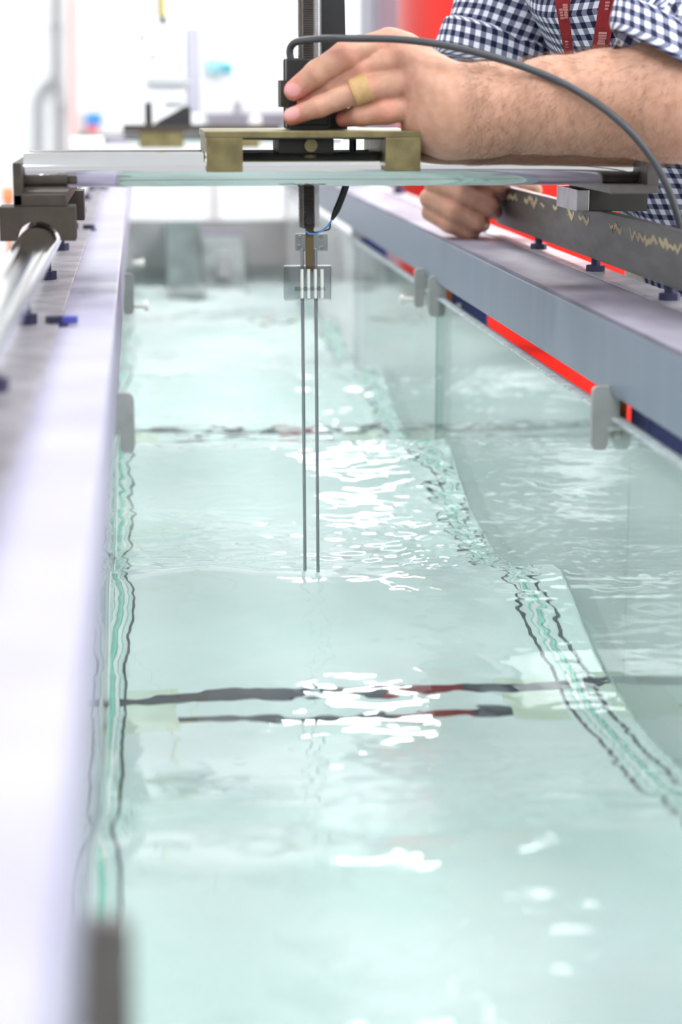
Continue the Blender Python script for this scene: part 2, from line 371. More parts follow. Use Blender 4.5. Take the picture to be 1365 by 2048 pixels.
# round guide rail on the left beam with its bolts
gr = thing('guide_rail', 'polished round guide rail running along the left beam', 'rail', (-.0915, 1.8, RZ))
MB().tube([(-.0915, .05, -.1345), (-.0915, YB, -.1345)], .0175, 40).build('rod', CHROME, gr, True)
for y in (0.52, 0.89, 1.255, 1.625, 2.02, 2.395, 2.775, 3.15, 3.53, 3.9, 4.3):
    b = MB().tube([(-.0935, y, RZ+.0025), (-.0935, y, -.150)], .0045, 10); b.build('stud', NAVYBOLT, gr, True)
    MB().tube([(-.0935, y, RZ+.0025), (-.0935, y, RZ+.011)], .0095, 6).build('nut', NAVYBOLT, gr)
# beam bolts of the left beam
for y, c in ((2.777, 0), (1.632, 1), (.55, 0), (3.95, 0)):
    t = thing('beam_bolt', ['hex bolt on left beam just beyond the bearing block', 'dark blue clamp bolt on left beam near the rail, blurred', 'x', 'x'][0 if y > 2 else 1], 'bolt', (-.070, y, RZ), None)
    if y > 3: t['label'] = 'hex bolt on left beam far behind the cross bar'
    if y < 1: t['label'] = 'blurred hex bolt on left beam nearest the camera'
    MB().tube([(-.070, y, RZ), (-.070, y, RZ+.002)], .0105, 18).build('washer', NAVYBOLT, t, True)
    MB().tube([(-.070, y, RZ+.002), (-.070, y, RZ+.008)], .008, 6).build('bolt_head', NAVYBOLT, t)
    if c: MB().box((-.070, y-.004, RZ+.002), (-.052, y+.005, RZ+.008), .001).build('clamp_tab', mat('blue_tab', (.05, .06, .3, 1), .5), t)

# flat straight bar on the right beam
fb = thing('flat_rail', 'grey steel flat bar on edge with gold paint marks above right beam', 'rail', (.475, 1.4, RZ))
MB().box((.470, .10, -.1712), (.480, 2.64, -.1195), .0012).build('bar', BARMAT, fb)
for y in (.55, .87, 1.17, 1.47, 1.77, 2.07, 2.375):
    MB().tube([(.475, y, RZ+.0015), (.475, y, -.1707)], .0048, 12).build('stud', NAVYBOLT, fb, True)
    MB().tube([(.475, y, RZ+.0015), (.475, y, RZ+.0078)], .0100, 6).build('nut', NAVYBOLT, fb)
def gold_mark(x0, y0, x1, y1, n, w):
    pts = []
    for i in range(n*2+1):
        w_ = w*random.uniform(.3, 1.1)
        t = i/(n*2); px = x0+(x1-x0)*t+random.uniform(-3, 3); yb = y0+(y1-y0)*t
        p = onX(px+random.uniform(-1, 1), yb+(0 if i % 2 else -w_)+random.uniform(-4, 3), .4697); pts.append(p)
    g = MB()
    for a, b in zip(pts[:-1], pts[1:]):
        d = b-a; L = np.linalg.norm(d); nrm = np.cross([1, 0, 0], d/L)*random.uniform(.0010, .0030)
        v = [a-nrm, a+nrm, b+nrm, b-nrm]; v = [q-np.array([.0002, 0, 0]) for q in v]+[q+np.array([.0006, 0, 0]) for q in v]
        g.add(v, [(0, 1, 2, 3), (4, 7, 6, 5), (0, 4, 5, 1), (1, 5, 6, 2), (2, 6, 7, 3), (3, 7, 4, 0)])
    g.build('paint_mark', GOLD, fb)
for a in ((1013, 397, 1038, 403, 3, 13), (1051, 406, 1073, 414, 3, 16), (1082, 414, 1088, 418, 1, 12), (1106, 418, 1112, 420, 1, 10),
          (1133, 430, 1147, 440, 2, 16), (1160, 440, 1182, 448, 2, 14), (1220, 457, 1244, 466, 4, 12), (1262, 476, 1316, 494, 6, 18), (1322, 492, 1360, 506, 4, 16)):
    gold_mark(*a)
for y in (2.78, 3.28, 3.69):
    t = thing('rail_stud', {2.78: 'dark bolt on the right beam just beyond the fist', 3.28: 'dark bolt on the right beam, middle of the three past the fist', 3.69: 'dark bolt on the right beam, farthest one past the fist'}[y], 'bolt', (.475, y, RZ), 'bolts on the far right beam')
    MB().tube([(.475, y, RZ+.0025), (.475, y, RZ+.02)], .005, 12).build('stud', NAVYBOLT, t, True)
    MB().tube([(.475, y, RZ+.0025), (.475, y, RZ+.011)], .0105, 6).build('nut', NAVYBOLT, t)

# hose along the outer edge of the left beam
o = MB().tube(catmull([(-.165, .3, -.205), (-.163, 1.2, -.206), (-.166, 2.0, -.205), (-.168, 3.2, -.207)], 8), .004, 12).build('hose', SIGNRED, None, True, (-.165, 1.5, -.205))
tag(o, 'thin red hose running beside the outer edge of the left beam', 'hose')

# ---------------------------------------------------------------- glass clips
def clip(name_lab, y, side, x_in, ztop, w=.0235, h=.054, screw=0, spacer=True, rot=0):
    """hooked plate astride the glass edge; side +1: right glass"""
    t = thing('glass_clip', name_lab, 'clip', (x_in, y, ztop-h), 'grey clips along the glass edges')
    s = 1 if side > 0 else -1
    r = .006
    P = [(r, 0)] + [(r+r*math.cos(a), -r+r*math.sin(a)) for a in np.linspace(math.pi/2, math.pi, 7)] + \
        [(0, -h*.90), (w*.12, -h), (w*.50, -h), (w*.60, -h*.92), (w*.60, -h*.64), (w, -h*.64), (w, 0)]
    poly = [(x_in+s*p[0], ztop+p[1]) for p in P]
    MB().prism(poly, 'y', y-.004, y+.004).build('plate', CLIPM if y > 1 else CLIPD, t)
    if screw:
        zz = ztop-h*.82
        xa, xb = (x_in-s*.016, x_in+s*.004) if screw > 0 else (x_in+s*.012, x_in+s*.042)
        MB().tube([(xa, y+.010, zz), (xb, y+.010, zz)], .0035, 12).build('screw', NYLON, t, True)
        hx = xa if screw > 0 else xb
        MB().tube([(hx-.0025, y+.010, zz), (hx+.0025, y+.010, zz)], .007, 14).build('screw_head', NYLON, t, True)
    if spacer:
        MB().box((x_in+s*w*.80, y+.0045, ztop-h*.66), (x_in+s*(w*.80+.013), y+.030, ztop-h*.30), .001).build('spacer', ORANGE, t)
    return t
p = onY(829, 537, 2.77); clip('hooked grey clip on right glass edge, rear one of the far pair', 2.77, 1, p[0], p[2], screw=1)
p = onY(858, 552, 2.655); clip('hooked grey clip above the vertical glass joint on right, front one of the pair', 2.655, 1, p[0], p[2], screw=-1)
p = onY(1185, 772, 1.645); clip('blurred grey clip at lower end of right beam with orange spacer', 1.645, 1, p[0], p[2], screw=-1)
p = onY(703, 438, 3.75); clip('small grey clip far along right glass beside the probe', 3.75, 1, p[0], p[2])
p = onY(267, 547, 2.69); clip('hooked grey clip on left glass edge with rusty patch', 2.69, -1, p[0], p[2], screw=1)
p = onY(268, 785, 1.65); clip('blurred grey clip on left glass edge level with the far dark line', 1.65, -1, p[0], p[2], w=.021, h=.050, spacer=False)
p = onY(262, 1835, 0.60); clip('large blurred brown grey clip at the bottom left corner', 0.60, -1, p[0], p[2], w=.020, h=.060, spacer=False)
p = onY(266, 478, 3.72); clip('tiny grey clip farthest along left glass', 3.72, -1, p[0], p[2], screw=1)

# ---------------------------------------------------------------- water
CR, LAMB = 1.845, 0.725
def wave(Y):
    th = 2*math.pi*(Y-CR)/LAMB
    A = np.interp(Y, [0.1, .9, 1.3, 1.9, 2.7, 3.6, 5.4], [.004, .008, .022, .028, .028, .022, .014])
    e = A*(np.cos(th)+.22*np.cos(2*th)+.06*np.cos(3*th))
    return -.450 - A*1.28 + e
NX = 190
gx = np.linspace(XL+.0002, XR-.0002, NX)
gy = [YA+.003]
while gy[-1] < YB-.01:
    gy.append(gy[-1] + np.interp(gy[-1], [.2, 1, 2, 3, 5.4], [.0022, .0026, .0032, .0042, .008]))
gy = np.array(gy); NY = len(gy)
GX, GY = np.meshgrid(gx, gy)
GZ = wave(GY + .012*np.sin(GX*9+GY*2.1)+.010*np.sin(GX*17-GY*1.3))
rip = np.zeros_like(GX); slow = np.zeros_like(GX)
for i in range(70):
    lam = math.exp(rng.uniform(math.log(.012), math.log(.06))); a = rng.normal(math.pi/2, .5); k = 2*math.pi/lam
    rip += lam**1.15*np.sin(k*(np.cos(a)*GX+np.sin(a)*GY)+rng.uniform(0, 6.28))
for i in range(24):
    lam = rng.uniform(.06, .20); a = rng.normal(math.pi/2, .9); k = 2*math.pi/lam
    slow += lam**1.3*np.sin(k*(np.cos(a)*GX+np.sin(a)*GY)+rng.uniform(0, 6.28))
patch = .55+.45*np.sin(GX*14+GY*3+1.0)*np.sin(GY*6.1-GX*5)
amp = np.interp(GY, [.1, 1.0, 1.5, 1.75, 1.9, 2.3, 2.9, 3.4, 4, 5.4], [.45, .45, .28, .45, .95, 1.0, 1.1, 1.0, .8, .6])
amp *= np.clip(.75+.9*(GX-.12)/.28, .30, 1.15)
spark = np.zeros_like(GX)
for i in range(30):
    lam = math.exp(rng.uniform(math.log(.0125), math.log(.026))); a = rng.normal(math.pi/2, .33); k = 2*math.pi/lam
    spark += .00006*(lam/.015)*np.sin(k*(np.cos(a)*GX+np.sin(a)*GY)+rng.uniform(0, 6.28))
sp_z = np.interp(GY, [1.0, 1.6, 1.9, 2.1, 2.6, 3.3, 3.8, 5], [.25, .25, .6, 1.3, 1.7, 2.0, 1.0, .4])*np.clip(.6+1.2*(GX-.1)/.28, .22, 1.6)
GZ = GZ + spark*sp_z*np.clip(.5+.9*np.sin(GX*21-GY*7+.6)*np.sin(GY*9+GX*11), 0, 1.4)
GZ = GZ + rip*amp*patch*.0085 + slow*.0045*np.interp(GY, [.1, 1.3, 1.7, 1.9, 5], [.8, .5, .5, 1.0, .8])
tv = np.stack([GX.ravel(), GY.ravel(), GZ.ravel()], 1)
ii = np.arange(NY*NX).reshape(NY, NX)
q = np.stack([ii[:-1, :-1], ii[:-1, 1:], ii[1:, 1:], ii[1:, :-1]], -1).reshape(-1, 4)
ring = np.concatenate([ii[0, :], ii[1:, -1], ii[-1, -2::-1], ii[-2:0:-1, 0]])
bv = tv[ring].copy(); bv[:, 2] = BEDZ-.0005
nb = len(ring); b0 = len(tv); bi = b0+np.arange(nb)
side = np.stack([ring, bi, np.roll(bi, -1), np.roll(ring, -1)], -1)
# flat underside grid: a strip between the two long sides
left = [b0+int(np.where(ring == ii[r, 0])[0][0]) for r in (0, NY-1)]
under = [tuple(bi[::-1])]
me = bpy.data.meshes.new('water')
av = np.concatenate([tv, bv]); fl_ = [tuple(r) for r in q.tolist()]+[tuple(r) for r in side.tolist()]+under
me.from_pydata((av-np.array([0.18, 2.7, BEDZ])).tolist(), [], fl_); me.materials.append(WATER)
me.polygons.foreach_set('use_smooth', [True]*len(q)+[False]*(len(fl_)-len(q)))
wo = bpy.data.objects.new('water', me); COL.objects.link(wo); wo.location = (0.18, 2.7, BEDZ)
tag(wo, 'clear rippled water with steep waves filling the glass flume', 'water', kind='stuff')

# ---------------------------------------------------------------- carriage on the rails
ca = thing('gauge_carriage', 'steel cross bar carriage bridging the flume on both rails', 'carriage', (.18, 1.95, -.13))
MB().tube([(-.1045, 1.875, -.0702), (.4665, 1.875, -.0702)], .0158, 48).build('cross_tube', CHROME, ca, True)
MB().tube([(-.1045, 1.985, -.0715), (.4665, 1.985, -.0715)], .0158, 40).build('cross_tube', SHADEST, ca, True)  # rear tube, coloured dark to give its shadow line
MB().box((-.1125, 1.832, -.1005), (-.1047, 2.17, -.0625), .0008).build('end_plate', BROWN, ca)
MB().box((-.1127, 1.832, -.1010), (-.066, 2.17, -.0905), .0008).build('foot_plate', BROWN, ca)
def bearing(y0, y1):
    cx, cz, r = -.0915, -.1345, .0205
    a = math.degrees(math.asin((.1315-.1345)/r*-1)); a0 = 180-8.4; 
    P = [(-.1255, -.1315)] + arc(cx, cz, r, 171.6, 8.4, 16) + [(-.0580, -.1315), (-.0580, -.1012), (-.1255, -.1012)]
    MB().prism(P, 'y', y0, y1).build('bearing_block', BROWN, ca)
bearing(1.826, 1.872); bearing(2.12, 2.165)
MB().box((.4668, 1.832, -.0845), (.4780, 2.12, -.0490), .001).build('end_plate', BRACKET, ca)
MB().box((.4330, 1.832, -.0925), (.4780, 2.12, -.0842), .001).build('foot_plate', BRACKET, ca)
MB().box((.4555, 2.02, -.1195), (.5160, 2.12, -.0928), .001).build('bearing_block', DARK, ca)
MB().box((.4420, 2.02, -.1195), (.4555, 2.12, -.0975), .001).build('slide_pad', STEEL, ca)
MB().box((.0600, 1.842, -.0412), (.2570, 2.02, -.0352), .0008).build('saddle_plate', BRASS, ca)
for x0, x1 in ((.0612, .0940), (.2245, .2570)):
    MB().box((x0, 1.842, -.0716), (x1, 2.02, -.0412), .0008).build('saddle_leg', BRASS, ca)
MB().box((.0945, 1.850, -.0430), (.2240, 2.015, -.0412)).build('shade_sheet', DARK, ca)  # dark sheet added as the shaded plate underside that the tube reflects
MB().box((.1290, 1.87, -.0560), (.1800, 1.96, -.0431), .0015).build('saddle_boss', DARK, ca)
MB().tube([(.158, 1.868, -.0485), (.158, 1.862, -.0485)], .006, 16).build('boss_screw', BRASS, ca, True)

# ---------------------------------------------------------------- wave gauge held in the carriage
wg = thing('wave_gauge', 'toothed wave gauge staff with clear clamp and two thin probe wires', 'gauge', (.155, 1.92, -.035))
GYY = 1.925
def gx_(px, Y=GYY, py=300): return onY(px, py, Y)[0]
xa, xb, xc = gx_(597), gx_(629), gx_(639)
# staff with fine rack teeth (zig-zag front face)
top, bot, pit = .26, onY(617, 456, GYY)[2], .0021
n = int((top-bot)/pit)
prof = [(GYY+.008, bot)]
for i in range(n):
    prof += [(GYY-.0080, bot+i*pit), (GYY-.0064, bot+(i+.5)*pit)]
prof += [(GYY-.0080, bot+n*pit), (GYY+.008, bot+n*pit)]
g = MB().prism(prof, 'x', xa+.0045, xb-.001); g.box((xa+.003, GYY-.0085, bot), (xa+.0046, GYY+.008, top)).build('rack_staff', RACK, wg)
prof = [(xb, bot+.001)]
for i in range(n): prof += [(xc, bot+i*pit+.001), (xc-.0013, bot+(i+.5)*pit+.001)]
prof += [(xc, bot+n*pit), (xb, bot+n*pit)]
MB().prism(prof, 'y', GYY-.006, GYY+.006).build('thread_rod', STEEL, wg)
prof = [(xa+.003, bot+.001)]
for i in range(n): prof += [(xa, bot+i*pit+.001), (xa+.0011, bot+(i+.5)*pit+.001)]
prof += [(xa, bot+n*pit), (xa+.003, bot+n*pit)]
MB().prism(prof, 'y', GYY-.006, GYY+.006).build('side_teeth', RACK, wg)
MB().tube([(gx_(617), GYY-.0065, bot+.0075), (gx_(617), GYY-.0095, bot+.0075)], .0040, 20).build('pivot_screw', BLACK, wg, True)
a = onY(641, 0, 1.955); b = onY(684, 0, 1.955); c = onY(693, 195, 1.955)
MB().prism([(a[0], c[2]-.03), (c[0], c[2]-.03), (c[0], c[2]), (b[0]-.004, .30), (a[0], .30)], 'y', 1.945, 1.965).build('back_plate', BLACKM, wg)
a = onY(573, 116, 1.90); b = onY(660, 262, 1.90)
MB().box((a[0], 1.900, b[2]+.002), (b[0], 1.916, a[2]), .002).build('slider_housing', BLACK, wg)
MB().box((a[0]-.0052, 1.903, onY(0, 215, 1.9)[2]), (a[0]+.001, 1.94, onY(0, 160, 1.9)[2]), .0006).build('side_cheek', BROWN, wg)
MB().box((a[0], 1.935, b[2]+.002), (b[0], 1.944, a[2]), .002).build('slider_housing', BLACK, wg)
MB().box((onY(578, 0, 1.9)[0], 1.896, b[2]-.0008), (onY(657, 0, 1.9)[0], 1.955, b[2]+.006), .001).build('housing_base', BLACK, wg)
# below: laminate strip, clear clamps, probe wires
def bb(x0, y0, x1, y1, Ya, Yb): p = onY(x0, y0, Ya); q_ = onY(x1, y1, Ya); return (p[0], Ya, q_[2]), (q_[0], Yb, p[2])
MB().box(*bb(612, 452, 628, 543, 1.925, 1.930), .0004).build('laminate_strip', TUFNOL, wg)
s1 = MB().box(*bb(592, 468, 656, 503, 1.931, 1.941), .001).build('clear_clamp', ACRYL, wg)
for px, py in ((601, 476), (599, 495), (643, 474), (645, 497)):
    p = onY(px, py, 1.931); MB().tube([(p[0], 1.9325, p[2]), (p[0], 1.940, p[2])], .0022, 12).build('clamp_screw', STEEL, wg, True)
MB().box(*bb(570, 533, 663, 601, 1.918, 1.936), .001).build('clear_block', ACRYLD, wg)
for px in (604, 617, 631, 644):
    a = onY(px, 536, 1.919); b = onY(px, 599, 1.919)
    MB().tube([(a[0], 1.9165, a[2]-.001), (a[0], 1.9165, b[2]+.0015)], .0016, 10).build('clear_groove', NYLON, wg, True)
MB().tube([(onY(590, 578, 1.917)[0], 1.917, onY(590, 578, 1.917)[2]), (onY(650, 577, 1.917)[0], 1.917, onY(650, 577, 1.917)[2])], .0022, 12).build('cross_screw', ACRYL, wg, True)
for (xa_, xb_) in ((604.5, 610.5), (631.5, 636.5)):
    a = onY(xa_, 498, 1.927); b = onY(xb_, 1150, 1.927); d = (b-a)/np.linalg.norm(b-a)
    MB().tube([a, b+d*.045], .00165, 12).build('probe_wire', PROBEROD, wg, True)

# cable from the housing over the hand, and the thin lead below
R7 = .0034
pts = [(582, 118, 1.905), (580, 104, 1.905), (584, 91, 1.902), (600, 82, 1.892), (650, 77, 1.855), (720, 77, 1.842), (800, 79, 1.838), (880, 89, 1.834), (960, 107, 1.826),
       (1040, 131, 1.81), (1120, 163, 1.79), (1190, 204, 1.77), (1250, 252, 1.755), (1298, 308, 1.75), (1330, 362, 1.75), (1352, 420, 1.755), (1372, 500, 1.77), (1400, 620, 1.80)]
cw = [onY(*p_) for p_ in pts]
cw += [np.array([.575, 1.83, -.45]), np.array([.66, 1.86, -.9]), np.array([.80, 1.80, -1.146]), np.array([1.4, 1.5, -1.146])]
o = MB().tube(catmull(cw, 10), R7, 16).build('cable', CABLE, None, True, cw[0])
tag(o, 'dark grey cable arching from the gauge over the hand and forearm', 'cable')
pts = [(704, 262, 1.93), (706, 290, 1.93), (703, 330, 1.93), (692, 372, 1.93), (678, 410, 1.93), (664, 440, 1.93)]
le = thing('probe_lead', 'thin black lead slanting down to the probe clamp', 'cable', onY(704, 262, 1.93))
MB().tube(catmull([onY(*p_) for p_ in pts], 6), [.0034]*27+[.0030, .0026, .002, .0015], 12).build('sheath', BLACK, le, True)
MB().tube(catmull([onY(*p_) for p_ in ((666, 436, 1.93), (656, 452, 1.926), (640, 464, 1.922), (622, 468, 1.921), (612, 462, 1.922))], 6), .0009, 8).build('blue_wire', BLUE, le, True)
MB().tube(catmull([onY(*p_) for p_ in ((661, 444, 1.93), (659, 458, 1.928), (645, 462, 1.924), (632, 465, 1.921), (622, 461, 1.921))], 6), .0008, 8).build('black_wire', BLACK, le, True)
# ---------------------------------------------------------------- the person leaning over the flume
pe = thing('person', 'person in navy gingham shirt leaning over the flume, left hand on the gauge', 'person', (.92, 2.3, FZ))
def axis_coords(lo, hi, fine, coarse=.0055):
    """rectilinear grid: fine spacing inside the given spans, coarse elsewhere"""
    out = [lo]
    while out[-1] < hi:
        h = coarse
        for a, b, s in fine:
            if a-.004 <= out[-1] <= b: h = min(h, s)
        out.append(out[-1]+h)
    return np.array(out, np.float32)
FX = [(.125, .345, .0016), (.345, .50, .0022)]
FY = [(1.825, 1.935, .0016), (1.74, 1.825, .003), (2.50, 2.70, .0022)]
FZZ = [(-.065, .075, .0016), (-.19, -.065, .0022)]
AX = [axis_coords(.10, .86, FX), axis_coords(1.70, 2.72, FY), axis_coords(-.34, .58, FZZ)]
D = np.full([len(a) for a in AX], 1.0, np.float32)
def cone_d(P, a, b, ra, rb):
    ba = (b-a).astype(np.float32); L2 = float(ba@ba)+1e-12
    q = [P[k]-np.float32(a[k]) for k in range(3)]
    t = np.clip((q[0]*ba[0]+q[1]*ba[1]+q[2]*ba[2])/L2, 0, 1)
    return np.sqrt((q[0]-t*ba[0])**2+(q[1]-t*ba[1])**2+(q[2]-t*ba[2])**2) - (ra+(rb-ra)*t)
def smin(a, b, k):
    h = np.maximum(k-np.abs(a-b), 0)/k
    return np.minimum(a, b)-h*h*k*.25
def group(prims, k, kout, sub=False):
    """prims: (a, b, ra, rb) capsules or (c, radii, 'e') ellipsoids, blended by k, then merged into D by kout"""
    lo = np.full(3, 9.); hi = np.full(3, -9.)
    for p_ in prims:
        if isinstance(p_[2], str): lo = np.minimum(lo, np.array(p_[0])-max(p_[1])); hi = np.maximum(hi, np.array(p_[0])+max(p_[1]))
        else:
            for q_, r in ((p_[0], p_[2]), (p_[1], p_[3])): lo = np.minimum(lo, np.array(q_)-r); hi = np.maximum(hi, np.array(q_)+r)
    m = .02+kout; sl = tuple(slice(max(0, int(np.searchsorted(AX[i], lo[i]-m))-1), int(np.searchsorted(AX[i], hi[i]+m))+1) for i in range(3))
    P = np.meshgrid(*[AX[i][sl[i]] for i in range(3)], indexing='ij', sparse=True)
    d = None
    for p_ in prims:
        if isinstance(p_[2], str):
            c, r = p_[0], p_[1]
            q = [(P[i]-np.float32(c[i]))/np.float32(r[i]) for i in range(3)]; k0 = np.sqrt(q[0]**2+q[1]**2+q[2]**2)
            q2 = [(P[i]-np.float32(c[i]))/np.float32(r[i]**2) for i in range(3)]; k1 = np.sqrt(q2[0]**2+q2[1]**2+q2[2]**2)+1e-6
            e = k0*(k0-1)/k1
        else: e = cone_d(P, np.array(p_[0]), np.array(p_[1]), p_[2], p_[3])
        d = e if d is None else smin(d, e, k)
    if sub: D[sl] = -smin(-D[sl], d, kout)
    else: D[sl] = smin(D[sl], d, kout)
def chain(pts, rs): return [(pts[i], pts[i+1], rs[i], rs[i+1]) for i in range(len(pts)-1)]
PXM = 1.86/4000*.985           # metres per pixel at the carriage
def J(px, py, Y): return onY(px, py, Y)
# --- left arm (the nearer one): forearm, wrist, hand on the gauge
ELB = J(1372, 208, 1.800); WRI = J(905, 226, 1.858); SHL = np.array([.565, 1.985, .225])
fore = []
for px, py, Y, r in ((1372, 203, 1.800, .0475), (1300, 205, 1.812, .0485), (1210, 206, 1.824, .0465), (1100, 211, 1.837, .0425), (1000, 219, 1.847, .0365), (925, 224, 1.855, .0300)):
    fore.append((J(px, py, Y), r))
group(chain([a for a, r in fore], [r for a, r in fore]), .01, .01)
group(chain([J(1372, 203, 1.80), J(1385, 60, 1.86), SHL], [.0475, .050, .056]), .02, .03)
# wrist made flat front-to-back, broad top-to-bottom
group(chain([J(950, 200, 1.853), J(900, 196, 1.857), J(862, 170, 1.862)], [.0280, .0225, .020]) + chain([J(950, 250, 1.855), J(895, 256, 1.860), J(850, 245, 1.865)], [.0260, .0220, .019]), .02, .028)
MCP = [(776, 84, 1.884), (812, 114, 1.868), (836, 160, 1.863), (846, 212, 1.865)]
# back of the hand: fans from the wrist to each knuckle
palm = []
for (px, py, Y), r, w in zip(MCP, (.0130, .0135, .0130, .0125), ((893, 186), (898, 205), (900, 228), (898, 252))):
    palm.append((J(w[0], w[1], 1.862), J(px, py, Y), .0175, r))
    palm.append((J(w[0], w[1], 1.880), J(px+14, py+6, Y+.014), .017, .013))
palm += [(J(880, 160, 1.874), J(812, 100, 1.880), .016, .014), (J(880, 250, 1.872), J(842, 265, 1.876), .018, .014)]
group(palm, .012, .018)
FING = {
 'middle': ([(812, 114, 1.868), (722, 143, 1.873), (662, 176, 1.881), (612, 210, 1.890)], (.0128, .0114, .0102, .0088)),
 'index': ([(776, 84, 1.884), (690, 110, 1.868), (634, 146, 1.872), (589, 181, 1.881)], (.0128, .0124, .0116, .0098)),
 'ring': ([(836, 160, 1.863), (726, 178, 1.860), (640, 213, 1.866), (584, 233, 1.878)], (.0126, .0116, .0098, .0082)),
 'pinky': ([(846, 212, 1.865), (772, 223, 1.862), (722, 230, 1.868), (688, 238, 1.882)], (.0120, .0116, .0102, .0078)),
}
for nme, (pts, rs) in FING.items():
    group(chain([J(*p_) for p_ in pts], rs), .003, .0016)
group([(J(812, 114, 1.868), J(836, 160, 1.863), .0128, .0128), (J(836, 160, 1.864), J(846, 212, 1.866), .0122, .0118), (J(790, 92, 1.882), J(812, 114, 1.870), .0128, .0128)], .006, .006)
# thumb: leaves the palm side behind the fingers and closes on the far side of the housing
group(chain([J(880, 170, 1.885), J(800, 130, 1.925), J(722, 150, 1.962), J(664, 178, 1.972), J(640, 196, 1.966)], (.019, .0155, .0125, .0118, .0095)), .006, .012)
# tendon ridges
for (a, b) in (((890, 200), (816, 116)), ((892, 218), (838, 162))):
    group([(J(a[0], a[1], 1.846), J(b[0], b[1], 1.855), .0035, .0045)], .004, .014)
# nails: shallow seats on the fingertips
NAILS = [J(581, 180, 1.871), J(578, 226, 1.869)]
# --- right arm (the farther one): sleeve, forearm and the fist holding the flat bar
SHR = np.array([.480, 2.425, .225]); ELR = np.array([.425, 2.415, .005]); WRR = J(932, 318, 2.575)
group(chain([SHR, ELR], [.056, .046]), .02, .03)
group(chain([ELR, .5*ELR+.5*WRR, WRR], [.045, .042, .031]), .02, .02)
FY0 = 2.585
group([(WRR, J(905, 365, FY0+.03), .028, .024), (WRR, J(960, 362, FY0+.045), .026, .022), (J(895, 385, FY0+.035), J(960, 392, FY0+.05), .024, .022), (J(900, 415, FY0+.038), J(945, 420, FY0+.05), .019, .018)], .02, .02)
def fc(*pp): return [J(*p_) for p_ in pp]
fist = [
 (fc((900, 336, FY0-.004), (952, 349, FY0-.024), (998, 366, FY0-.022), (1006, 384, FY0+.004)), (.0150, .0145, .0135, .0115)),
 (fc((868, 364, FY0-.002), (924, 385, FY0-.024), (976, 412, FY0-.021), (988, 422, FY0+.004)), (.0150, .0145, .0135, .0115)),
 (fc((858, 396, FY0+.002), (906, 421, FY0-.020), (951, 444, FY0-.017), (964, 448, FY0+.006)), (.0142, .0138, .0128, .0110)),
 (fc((860, 424, FY0+.008), (897, 447, FY0-.012), (932, 463, FY0-.008), (946, 463, FY0+.012)), (.0128, .0120, .0112, .0098)),
]
for pts, rs in fist: group(chain([q_-np.array([.0, .007, 0]) for q_ in pts], [r*.94 for r in rs]), .004, .001)
group(chain(fc((925, 350, FY0+.04), (985, 362, FY0+.055), (1040, 374, FY0+.045), (1068, 380, FY0+.02)), (.020, .0165, .0145, .0115)), .008, .012)
# --- trunk, neck and head
SPN = [np.array(q_) for q_ in ((.735, 2.31, -.27), (.700, 2.29, -.12), (.640, 2.245, .03), (.575, 2.215, .15), (.530, 2.205, .235))]
NRM = np.array([-.945, -.325, 0]); SIDE = np.array([-.325, .945, 0])
tr = []
for s in (-1, 1):
    tr += chain([SPN[0]+SIDE*s*.075, SPN[1]+SIDE*s*.065, SPN[2]+SIDE*s*.075, SPN[3]+SIDE*s*.095, SPN[4]+SIDE*s*.10-np.array([0, 0, .02])], [.092, .085, .085, .078, .05])
group(tr, .05, .05)
NECK = np.array([.492, 2.185, .275]); HEAD = np.array([.425, 2.150, .405])
group([(SPN[4], NECK+np.array([-.02, -.01, .06]), .062, .054)], .03, .05)
hd = [(HEAD, (.088, .078, .112), 'e'), (HEAD+np.array([-.028, -.010, -.055]), (.060, .058, .070), 'e'), (HEAD+np.array([-.045, -.018, -.098]), (.034, .034, .026), 'e')]
group(hd, .03, .03)
FN = NRM; HS = SIDE
group([(HEAD+FN*.088+np.array([0, 0, .012]), HEAD+FN*.106+np.array([0, 0, -.026]), .008, .013)], .01, .012)          # nose
for s in (-1, 1):
    group([(HEAD+FN*.088+HS*s*.033+np.array([0, 0, .012]), (.014, .014, .011), 'e')], .004, .008, True)                # eye sockets
    group([(HEAD+FN*.074+HS*s*.033+np.array([0, 0, .010]), (.0135, .0135, .0125), 'e')], .003, .003)
    group([(HEAD+FN*.086+HS*s*.045+np.array([0, 0, .032]), HEAD+FN*.092+HS*s*.018+np.array([0, 0, .033]), .006, .006)], .004, .012)
    group([(HEAD+HS*s*.080+np.array([0, 0, -.012]), (.020, .011, .032), 'e')], .004, .006)                             # ears
group([(HEAD+FN*.094+HS*-.02+np.array([0, 0, -.058]), HEAD+FN*.094+HS*.02+np.array([0, 0, -.058]), .007, .007)], .004, .006)
group([(HEAD+FN*.104+HS*-.022+np.array([0, 0, -.058]), HEAD+FN*.104+HS*.022+np.array([0, 0, -.058]), .0025, .0025)], .002, .003, True)

